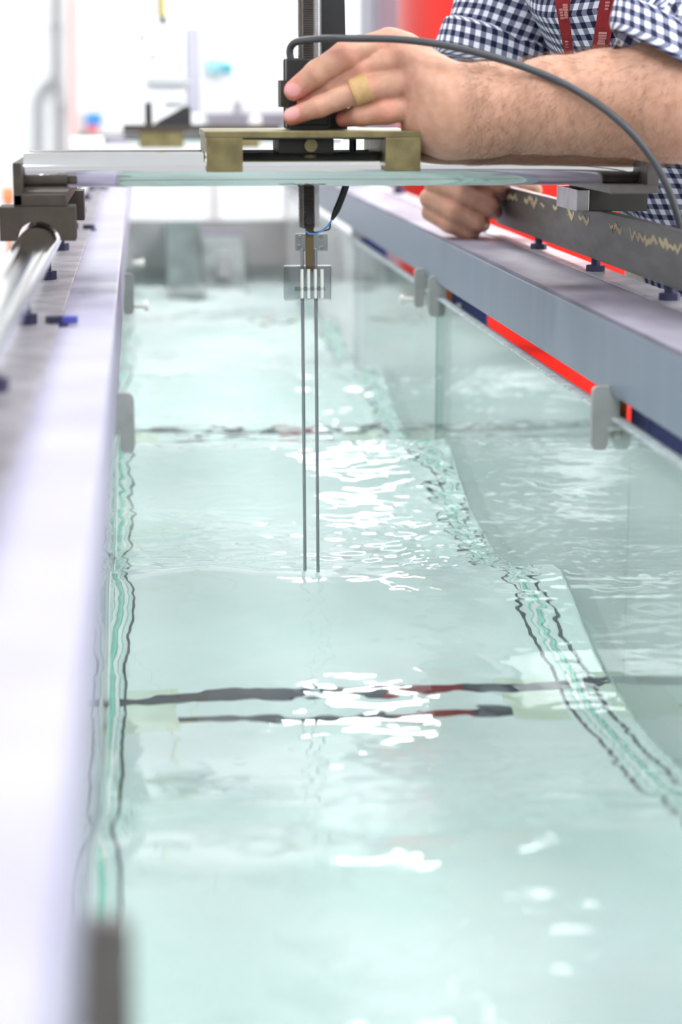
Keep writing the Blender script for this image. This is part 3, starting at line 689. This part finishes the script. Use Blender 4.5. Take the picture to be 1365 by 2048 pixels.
def surface_nets(D, AX):
    ins = D < 0
    c = np.zeros([n-1 for n in D.shape], np.uint8)
    for dx in (0, 1):
        for dy in (0, 1):
            for dz in (0, 1):
                c += ins[dx:dx+c.shape[0], dy:dy+c.shape[1], dz:dz+c.shape[2]]
    cells = np.argwhere((c > 0) & (c < 8))
    idx = np.full(c.shape, -1, np.int32); idx[tuple(cells.T)] = np.arange(len(cells))
    acc = np.zeros((len(cells), 3)); cnt = np.zeros(len(cells))
    corners = [(dx, dy, dz) for dx in (0, 1) for dy in (0, 1) for dz in (0, 1)]
    pos = lambda ijk: np.stack([AX[k][ijk[:, k]] for k in range(3)], 1).astype(float)
    for a in corners:
        for k in range(3):
            if a[k]: continue
            b = list(a); b[k] = 1
            ia = cells+np.array(a); ib = cells+np.array(b)
            da = D[tuple(ia.T)]; db = D[tuple(ib.T)]; m = (da < 0) != (db < 0)
            t = (da[m]/(da[m]-db[m]))[:, None]
            acc[m] += pos(ia[m])*(1-t)+pos(ib[m])*t; cnt[m] += 1
    V = acc/cnt[:, None]; F_ = []
    for k in range(3):
        o = [0, 1, 2]; o.remove(k)
        sl0 = [slice(None)]*3; sl1 = [slice(None)]*3; sl0[k] = slice(0, -1); sl1[k] = slice(1, None)
        e = ins[tuple(sl0)] != ins[tuple(sl1)]
        ed = np.argwhere(e); ok = np.all([(ed[:, q_] > 0) & (ed[:, q_] < D.shape[q_]-1) for q_ in o], 0); ed = ed[ok]
        u = np.zeros(3, int); w = np.zeros(3, int); u[o[0]] = 1; w[o[1]] = 1
        f4 = np.stack([idx[tuple((ed-u-w).T)], idx[tuple((ed-w).T)], idx[tuple(ed.T)], idx[tuple((ed-u).T)]], 1)
        fl = ins[tuple(ed.T)]
        if k == 1: fl = ~fl
        f4[~fl] = f4[~fl][:, ::-1]; F_.append(f4)
    return V, np.concatenate(F_)
BV, BF = surface_nets(D, AX)
base = BASE['person']
me = bpy.data.meshes.new('body')
me.vertices.add(len(BV)); me.vertices.foreach_set('co', (BV-base).astype(np.float32).ravel())
me.loops.add(BF.size); me.loops.foreach_set('vertex_index', BF.ravel().astype(np.int32))
me.polygons.add(len(BF)); me.polygons.foreach_set('loop_start', np.arange(0, BF.size, 4, dtype=np.int32))
me.update(calc_edges=True); me.validate(); me.shade_smooth(); me.materials.append(SKIN)
tint = np.zeros((len(BV), 4), np.float32); tint[:, 3] = 1
def dab(c, r, ch, s):
    d = np.linalg.norm(BV-np.array(c), axis=1); tint[:, ch] = np.maximum(tint[:, ch], s*np.clip(1-(d/r)**2, 0, 1)**1.2)
for nme, (pts, rs) in FING.items():
    dab(J(*pts[3]), .022, 0, .85); dab(J(*pts[1]), .020, 0, .5); dab(J(*pts[2]), .014, 0, .35)
for p_ in MCP: dab(J(*p_), .026, 0, .35)
for pts, rs in fist:
    for q_ in pts[:3]: dab(q_, .022, 0, .5)
for c, r in ((NAILS[0], .0085), (NAILS[1], .0090)):
    d = np.linalg.norm((BV-c)/np.array([1.25, 1, .85]), axis=1); tint[:, 1] = np.maximum(tint[:, 1], np.clip((r-d)/.0012, 0, 1))
at = me.color_attributes.new('tint', 'FLOAT_COLOR', 'POINT'); at.data.foreach_set('color', tint.ravel())
body = bpy.data.objects.new('body', me); COL.objects.link(body); body.parent = pe; BASE['body'] = base
sm = body.modifiers.new('soften', 'SMOOTH'); sm.factor = .5; sm.iterations = 3

# cloth: lofted tubes with wrinkles; 'cloth' carries the weave coordinates in metres
def loft(name, m, path, ra, rb, side, parent, seg=64, wr=.006, per=22, seed=0, thick=.0016, a0=0, a1=2*math.pi, twist=0.0, sub=6, u0=0, lean=None):
    r_ = random.Random(seed); P = catmull(path, sub); n = len(P); t_ = np.linspace(0, 1, n); colS = np.zeros(seg+1)
    RA = np.interp(t_, np.linspace(0, 1, len(ra)), ra); RB = np.interp(t_, np.linspace(0, 1, len(rb)), rb)
    ks = [(r_.uniform(1, 4), r_.uniform(.3, 1)*per, r_.uniform(0, 6.28), r_.uniform(.4, 1)) for _ in range(6)]
    V = []; UVS = []; s = 0
    closed = abs(a1-a0-2*math.pi) < 1e-6; cols = seg+1
    for i in range(n):
        if i: s += np.linalg.norm(P[i]-P[i-1])
        t = P[min(i+1, n-1)]-P[max(i-1, 0)]; t /= np.linalg.norm(t)
        if lean is not None: t = t+np.array(lean[0])*(1-t_[i])+np.array(lean[1])*t_[i]; t /= np.linalg.norm(t)
        u = np.array(side, float); u = u-(u@t)*t; u /= np.linalg.norm(u); w = np.cross(t, u)
        R_ = (RA[i]+RB[i])/2
        for k in range(cols):
            a = a0+(a1-a0)*k/seg
            dr = 0
            for f1, f2, ph, am in ks: dr += am*math.sin(f1*(a if not closed else round(f1)*a/f1)+f2*s*6.28+ph+1.3*math.sin(2*a+ph))
            dr *= wr/3
            V.append(P[i]+u*math.cos(a)*(RA[i]+dr)+w*math.sin(a)*(RB[i]+dr))
            if i: colS[k] += np.linalg.norm(V[-1]-V[-1-cols])
            UVS.append((a*R_*1.0+twist*s+u0, colS[k], 0))
    F_ = [(i*cols+k, i*cols+k+1, (i+1)*cols+k+1, (i+1)*cols+k) for i in range(n-1) for k in range(seg)]
    b_ = BASE[parent.name]; me = bpy.data.meshes.new(name); me.from_pydata([tuple(v-b_) for v in V], [], F_); me.materials.append(m); me.shade_smooth()
    at = me.attributes.new('cloth', 'FLOAT_VECTOR', 'POINT'); at.data.foreach_set('vector', np.array(UVS, np.float32).ravel())
    o = bpy.data.objects.new(name, me); COL.objects.link(o); o.parent = parent; BASE[o.name] = b_
    if thick: so = o.modifiers.new('thickness', 'SOLIDIFY'); so.thickness = thick; so.offset = 0
    return o
shirt = loft('shirt', SHIRT, SPN[:4]+[SPN[4]+np.array([0, 0, .0])], [.205, .195, .208, .215, .15], [.124, .122, .134, .138, .10], SIDE, pe, seg=150, wr=.007, per=5, seed=3, sub=14)
# sleeves hang from the shoulders and end in rolled cuffs
def sleeve(sh, el, r0, r1, seed, cuff_r, parent, side, ext=.0, lean=None, wr=.006):
    d = (el-sh)/np.linalg.norm(el-sh); e2 = el+d*ext
    P = [sh-d*.05, sh*.6+e2*.4, e2]
    loft('sleeve', SHIRT, P, [r0, (r0+r1)/2, r1], [r0, (r0+r1)/2, r1], side, parent, seg=84, wr=wr, per=9, seed=seed, sub=16, lean=lean)
    Q = [e2-d*.040, e2-d*.034, e2-d*.004, e2+d*.004, e2+d*.001, e2-d*.02]
    loft('cuff', SHIRT, Q, [r1-.001, cuff_r, cuff_r*1.03, cuff_r-.002, cuff_r-.008, cuff_r-.009], [r1-.001, cuff_r, cuff_r*1.03, cuff_r-.002, cuff_r-.008, cuff_r-.009], side, parent, seg=84, wr=.003, per=6, seed=seed+5, sub=5, u0=.003, lean=None if lean is None else (lean[1], lean[1]))
LE = J(1364, 126, 1.820)
sleeve(SHL, LE, .070, .066, 5, .0715, shirt, (0, 1, 0), .004, lean=((0, 0, 0), (-.15, .65, 0)))
RE = J(985, 118, 2.415)
sleeve(SHR+np.array([.012, 0, .02]), RE, .074, .066, 9, .0700, shirt, (0, 1, 0), .010, wr=.011)
# shirt front: placket edge and the lanyard, lying on the chest
def strap(name, pts, w, nrm, m, parent, th=.0018):
    g = MB(); P = catmull([np.array(p_, float) for p_ in pts], 8); V = []
    for i, p_ in enumerate(P):
        t = P[min(i+1, len(P)-1)]-P[max(i-1, 0)]; t /= np.linalg.norm(t); u = np.cross(t, nrm); u /= np.linalg.norm(u)
        V += [p_-u*w/2, p_+u*w/2, p_+u*w/2+np.array(nrm)*th, p_-u*w/2+np.array(nrm)*th]
    F_ = [(4*i+k, 4*i+(k+1) % 4, 4*i+4+(k+1) % 4, 4*i+4+k) for i in range(len(P)-1) for k in range(4)]+[(0, 1, 2, 3), (4*len(P)-1, 4*len(P)-2, 4*len(P)-3, 4*len(P)-4)]
    return g.add(V, F_).build(name, m, parent)
from mathutils.bvhtree import BVHTree
def on_cloth(px, py, lift=.009):
    o_ = Vector((0, 0, 0)); d_ = Vector(ray(px, py)).normalized()
    h = SBV.ray_cast(o_, d_)[0]
    return np.array(h-d_*lift) if h else onY(px, py, 2.03)
bv_ = BASE['shirt']; SBV = BVHTree.FromPolygons([Vector(v.co)+Vector(bv_) for v in shirt.data.vertices], [tuple(q_.vertices) for q_ in shirt.data.polygons])
SN = np.array([-.45, -.89, 0.0])
def hang(c): 
    p_ = [on_cloth(*q_) for q_ in c]; return [p_[0]]+[.25*a+.5*b+.25*c_ for a, b, c_ in zip(p_[:-2], p_[1:-1], p_[2:])]+[p_[-1]]
la = strap('lanyard', hang([(1112, -95), (1122, -40), (1131, 10), (1143, 70), (1151, 135), (1158, 200)]), .0205, SN, LANY, pe)
lb = strap('lanyard', hang([(1235, -95), (1226, -40), (1217, 10), (1206, 70), (1196, 135), (1180, 200)]), .0185, SN, LANY, pe)
g = MB(); LT = random.Random(4)
for (x0, y0, x1, y1) in ((1121, 8, 1126, 42), (1131, 10, 1134, 40), (1134, 83, 1137, 108), (1203, 66, 1199, 92), (1210, 66, 1206, 92), (1216, 5, 1213, 24)):
    g = MB()
    nn = max(3, int((y1-y0)/5))
    for i in range(nn):
        t = i/nn; p_ = on_cloth(x0+(x1-x0)*t, y0+(y1-y0)*t, .0122)
        hgt = .0011; wid = LT.uniform(.0016, .0028)
        u = np.cross([0, 0, 1.], SN); 
        v = [p_+u*a*wid+np.array([0, 0, b*hgt]) for a, b in ((-1, -1), (1, -1), (1, 1), (-1, 1))]
        g.add(v+[q_+SN*.0003 for q_ in v], [(0, 1, 2, 3), (7, 6, 5, 4), (0, 4, 5, 1), (1, 5, 6, 2), (2, 6, 7, 3), (3, 7, 4, 0)])
    g.build('lettering', LETTER, la if x0 < 1170 else lb)['kind'] = 'stuff'
# plaster round the ring finger
a, b = J(726, 178, 1.860), J(640, 213, 1.866); d = (b-a)/np.linalg.norm(b-a)
q0, q1 = a-d*.0075, a+d*.0105
MB().tube([q0, q0+d*.0004, q0+d*.006, q0+d*.0125, q0+d*.0130, q0+d*.0165, q0+d*.0172, q0+d*.0178], [.0118, .0131, .0131, .0128, .0133, .0130, .0128, .0112], 36).build('finger_plaster', PLASTER, pe, True)['label'] = 'tan sticking plaster on the ring finger'
# fine hair on the forearm
g = []; HR = np.random.default_rng(5)
cl = [a_ for a_, r in fore]; cr_ = [r for a_, r in fore]
hv = []; hf = []; BBV = BVHTree.FromPolygons(BV.tolist(), BF.tolist())
for i in range(2800):
    t = HR.uniform(0, 1)**.9*(len(cl)-1.2); k = int(t); u = t-k
    c = cl[k]*(1-u)+cl[k+1]*u; r = cr_[k]*(1-u)+cr_[k+1]*u; ax = (cl[k+1]-cl[k]); ax /= np.linalg.norm(ax)
    an = HR.uniform(-1.9, 2.3)          # round the visible side
    e1 = np.cross(ax, [0, 0, 1.]); e1 /= np.linalg.norm(e1); 
    if e1[1] > 0: e1 = -e1
    e2 = np.array([0, 0, 1.])-ax[2]*ax; e2 /= np.linalg.norm(e2)
    nrm = e1*math.cos(an)+e2*math.sin(an); hit = BBV.ray_cast(Vector(c+nrm*.12), Vector(-nrm))
    if hit[0] is None: continue
    p0 = np.array(hit[0])-nrm*.0006
    tang = np.cross(nrm, ax); fall = -np.array([0, 0, 1.])*.8+ax*HR.uniform(-.1, .9)+HR.normal(0, .35, 3); fall -= (fall@nrm)*nrm; fall /= np.linalg.norm(fall)
    L = HR.uniform(.006, .014); p1 = p0+nrm*.0032+fall*L*.55; p2 = p0+nrm*.0030+fall*L
    w = np.cross(fall, nrm)*.00008; n0 = len(hv)
    hv += [p0-w, p0+w, p0+nrm*.0002, p1-w*.8, p1+w*.8, p1+nrm*.00016, p2]
    hf += [(n0, n0+1, n0+4, n0+3), (n0+1, n0+2, n0+5, n0+4), (n0+2, n0, n0+3, n0+5), (n0+3, n0+4, n0+6), (n0+4, n0+5, n0+6), (n0+5, n0+3, n0+6)]
MB().add(hv, hf).build('arm_hair', ARMHAIR, pe)['kind'] = 'stuff'
# trousers, shoes, hair (out of the frame, seen only by reflection)
for s in (-1, 1):
    hip = SPN[0]+SIDE*s*.085; kn = np.array([.93, 2.33, -.66])+SIDE*s*.10; an = np.array([.98, 2.34, -1.08])+SIDE*s*.11
    loft('trouser_leg', TROUS, [SPN[0]+SIDE*s*.07+np.array([0, 0, .09]), hip-np.array([0, 0, .05]), kn, an], [.115, .105, .075, .062], [.120, .112, .080, .066], SIDE, pe, seg=40, wr=.006, per=6, seed=20+s, sub=8, thick=.003)
    f0 = an+np.array([.03, 0, -.045])
    MB().sphere(f0+NRM*.075+np.array([0, 0, .012]), (.125, .052, .045), 18, 10).sphere(f0+np.array([0, 0, .025]), (.055, .048, .055), 16, 8).build('shoe', SHOE, pe, True)
hp = []
MB().sphere(HEAD+np.array([.016, .006, .028]), (.090, .082, .098), 28, 18).build('hair', HAIRM, pe, True)
# ---------------------------------------------------------------- behind the flume
t = thing('red_tank', 'large glossy red cylindrical tank standing behind the right beam', 'tank', (1.08, 4.75, FZ))
MB().tube([(1.08, 4.75, FZ), (1.08, 4.75, .62)], .47, 72).build('shell', RED, t, True)
for z in (-.55, .57): MB().tube([(1.08, 4.75, z), (1.08, 4.75, z+.05)], .478, 72).build('hoop', RED, t, True)
t = thing('equipment_cabinet', 'mauve grey steel cabinet left of the red tank', 'cabinet', (.72, 5.75, FZ))
MB().box((.655, 5.55, FZ+.08), (.90, 5.95, .9), .006).build('body', MAUVE, t)
MB().box((.675, 5.535, FZ+.14), (.885, 5.55, .86), .003).build('door', MAUVE, t)
MB().box((.645, 5.60, FZ), (.655, 5.95, .9), .002).build('side_panel', LILACGREY, t)
MB().tube([(.86, 5.52, -.1), (.86, 5.52, .05)], .006, 10).build('handle', DARK, t, True)

# second carriage farther along the flume
Y2 = 4.1
c2 = thing('gauge_carriage', 'blurred brass carriage far along the flume carrying a black wedge', 'carriage', (.15, Y2, RZ+.03))
def P2(px, py, Y=Y2): return onY(px, py, Y)
def box2(g, x0, y0, x1, y1, Ya, Yb): a = P2(x0, y0, Ya); b = P2(x1, y1, Ya); return g.box((a[0], Ya, b[2]), (b[0], Yb, a[2]), .001)
box2(MB(), 246, 251, 560, 263, Y2, Y2+.16).build('saddle_plate', BROWN, c2)
for x0, x1 in ((278, 368), (425, 520)): box2(MB(), x0, 263, x1, 296, Y2+.002, Y2+.15).build('saddle_leg', BRASS, c2)
a = P2(150, 278); b = P2(690, 278)
MB().tube([(a[0], Y2+.05, a[2]), (b[0], Y2+.05, b[2])], .010, 24).build('cross_tube', CHROME, c2, True)
a = P2(297, 205); b = P2(297, 252)
MB().tube([(a[0], Y2+.05, b[2]), (a[0], Y2+.05, a[2])], .0075, 14).build('clamp_pillar', BLACK, c2, True)
w = [P2(*q_) for q_ in ((304, 254), (316, 243), (376, 210), (383, 222), (384, 262), (372, 264), (366, 254))]
MB().prism([(q_[0], q_[2]) for q_ in w], 'y', Y2+.02, Y2+.07).build('wedge_arm', BLACKM, c2)
for x0 in (-.115, .46):
    MB().box((x0-.02, Y2+.0, -.1165 if x0 < 0 else RZ+.003), (x0+.045, Y2+.1, -.0895), .002).build('bearing_block', WHITEM, c2)
# white instrument on the second carriage
t = thing('instrument_box', 'white instrument box above the black wedge, grey side panel', 'instrument', P2(330, 236, Y2+.09))
box2(MB(), 276, 58, 372, 205, Y2+.09, Y2+.19).build('housing', mat('instrument_enamel', (.60, .62, .64, 1), .4), t)
box2(MB(), 373, 56, 400, 225, Y2+.10, Y2+.19).build('side_panel', LILACGREY, t)
box2(MB(), 300, 154, 376, 170, Y2+.082, Y2+.09).build('slot_strip', PALEGREY, t)
box2(MB(), 330, 205, 368, 252, Y2+.10, Y2+.16).build('neck', WHITEM, t)
for px, py in ((287, 72), (309, 111)):
    a = P2(px, py, Y2+.09); MB().tube([(a[0], Y2+.084, a[2]), (a[0], Y2+.0905, a[2])], .006, 14).build('knob', PALEGREY, t, True)
YW = 6.6
t = thing('wall_cupboard', 'white cupboard behind the instrument box with a teal handle', 'cupboard', onY(520, 250, YW))
a = onY(405, 40, YW); b = onY(585, 236, YW)
MB().box((a[0], YW, b[2]), (b[0], YW+.4, a[2]), .006).build('body', WHITEM, t)
a = onY(412, 118, YW); b = onY(462, 148, YW)
MB().box((a[0], YW-.03, b[2]), (b[0]-.02, YW, a[2]), .012).build('handle', mat('pale_teal', (.35, .68, .74, 1), .4), t)
a = onY(444, 128, YW); b = onY(464, 147, YW)
MB().box((a[0], YW-.05, b[2]), (b[0], YW-.028, a[2]), .01).build('button', TEAL, t)
YC = 5.9
t = thing('bench_unit', 'low lilac grey bench unit with a small white ball on top', 'bench', onY(500, 250, YC))
a = onY(418, 226, YC); b = onY(600, 258, YC)
MB().box((a[0], YC, b[2]), (b[0], YC+.35, a[2]), .006).build('top', LILACGREY, t)
for px in (430, 590):
    q_ = onY(px, 250, YC); MB().box((q_[0]-.015, YC+.05, FZ), (q_[0]+.015, YC+.30, b[2])).build('leg', WHITEM, t)
a = onY(475, 203, YC+.1); b = onY(475, 227, YC+.1)
MB().tube([(a[0], YC+.1, b[2]-.004), (a[0], YC+.1, a[2])], .012, 14).build('post', PALEGREY, t, True)
a = onY(511, 243, 5.2)
o = MB().sphere((a[0], 5.2, a[2]), .017, 18, 12).tube([(a[0], 5.2, a[2]-.016), (a[0], 5.2, RZ+.1)], .006, 10).tube([(a[0], 5.2, RZ+.1), (a[0], 5.2, RZ+.085)], .02, 14).build('knob', WHITEM, None, True, (a[0], 5.2, RZ+.08))
t_ = tag(o, 'small white ball knob on stem seen just above the brass saddle plate', 'knob')
cb = MB().box((-.148, 5.17, RZ+.0), (-.118, 5.23, RZ+.085)).box((.44, 5.17, RZ+.0), (.47, 5.23, RZ+.085)).box((-.148, 5.17, RZ+.073), (.47, 5.23, RZ+.085)).build('cross_bracket', STEEL, None, False, (.18, 5.2, RZ))
tag(cb, 'plain grey bracket spanning the flume at its far end', 'bracket')
# yellow rod hanging over the instrument
YR = 4.9
a = onY(326, 40, YR); b = onY(326, 0, YR)
t = thing('hanging_rod', 'yellow rod with black tip hanging above the instrument box', 'rod', (a[0], YR, a[2]))
MB().tube([(a[0], YR, a[2]+.008), (b[0], YR, CZ)], .0055, 12).build('rod', YELLOW, t, True)
MB().tube([(a[0], YR, a[2]-.010), (a[0], YR, a[2]+.008)], .0075, 12).build('tip', BLACK, t, True)
MB().tube([(a[0]-.008, YR, a[2]+.008), (a[0]-.008, YR, CZ)], .0035, 10).build('cord', BLACK, t, True)
# far wall: conduit, pink pipe, blue and red plate
def wp(px, py, Y): return onY(px, py, Y)
YP = Y1-.03
t = thing('wall_conduit', 'pale grey conduit with side branch on the far wall', 'pipe', wp(114, 300, YP))
MB().tube([wp(112, -400, YP), wp(113, 150, YP), wp(118, 190, YP), wp(120, 700, YP)], .011, 14).build('conduit', PALEGREY, t, True)
MB().tube(catmull([wp(113, 145, YP), wp(108, 158, YP), wp(86, 178, YP), wp(78, 200, YP), wp(77, 260, YP), wp(77, 700, YP)], 6), .013, 14).build('branch', PALEGREY, t, True)
for px, py in ((112, 52), (120, 213)):
    q_ = wp(px, py, YP-.012); MB().box(q_-np.array([.016, .004, .012]), q_+np.array([.016, .03, .012]), .003).build('saddle_clip', PALEGREY, t)
o = MB().tube([wp(144, -420, YP-.02), wp(148, 700, YP-.02)], .0155, 16).build('wall_pipe', PINK, None, True, wp(147, 300, YP-.02))
tag(o, 'pale pink vertical pipe on the far wall beside the conduit', 'pipe')
t = thing('wall_plate', 'small blue and red plate on far wall right of the pink pipe', 'sign', wp(188, 248, YP))
a = wp(172, 226, YP); b = wp(203, 250, YP); MB().box((a[0], YP, b[2]), (b[0], YP+.03, a[2]), .004).build('upper_panel', BLUE, t)
a = wp(174, 250, YP); b = wp(194, 272, YP); MB().box((a[0], YP+.004, b[2]), (b[0], YP+.03, a[2]), .004).build('lower_panel', SIGNRED, t)
a = wp(16, 390, 4.5)
o = MB().box(a-np.array([.012, .02, .016]), a+np.array([.012, .02, .016]), .006).tube([a-np.array([0, 0, .016]), np.array([a[0], 4.5, FZ])], .006, 12).build('marker_post', mat('soft_orange', (.9, .30, .12, 1), .6), None, True, (a[0], 4.5, FZ))
tag(o, 'small orange tipped marker post left of the bearing block', 'post')
for o in COL.objects:
    if o.parent is None and o.type != 'CAMERA': o.location.z += UP
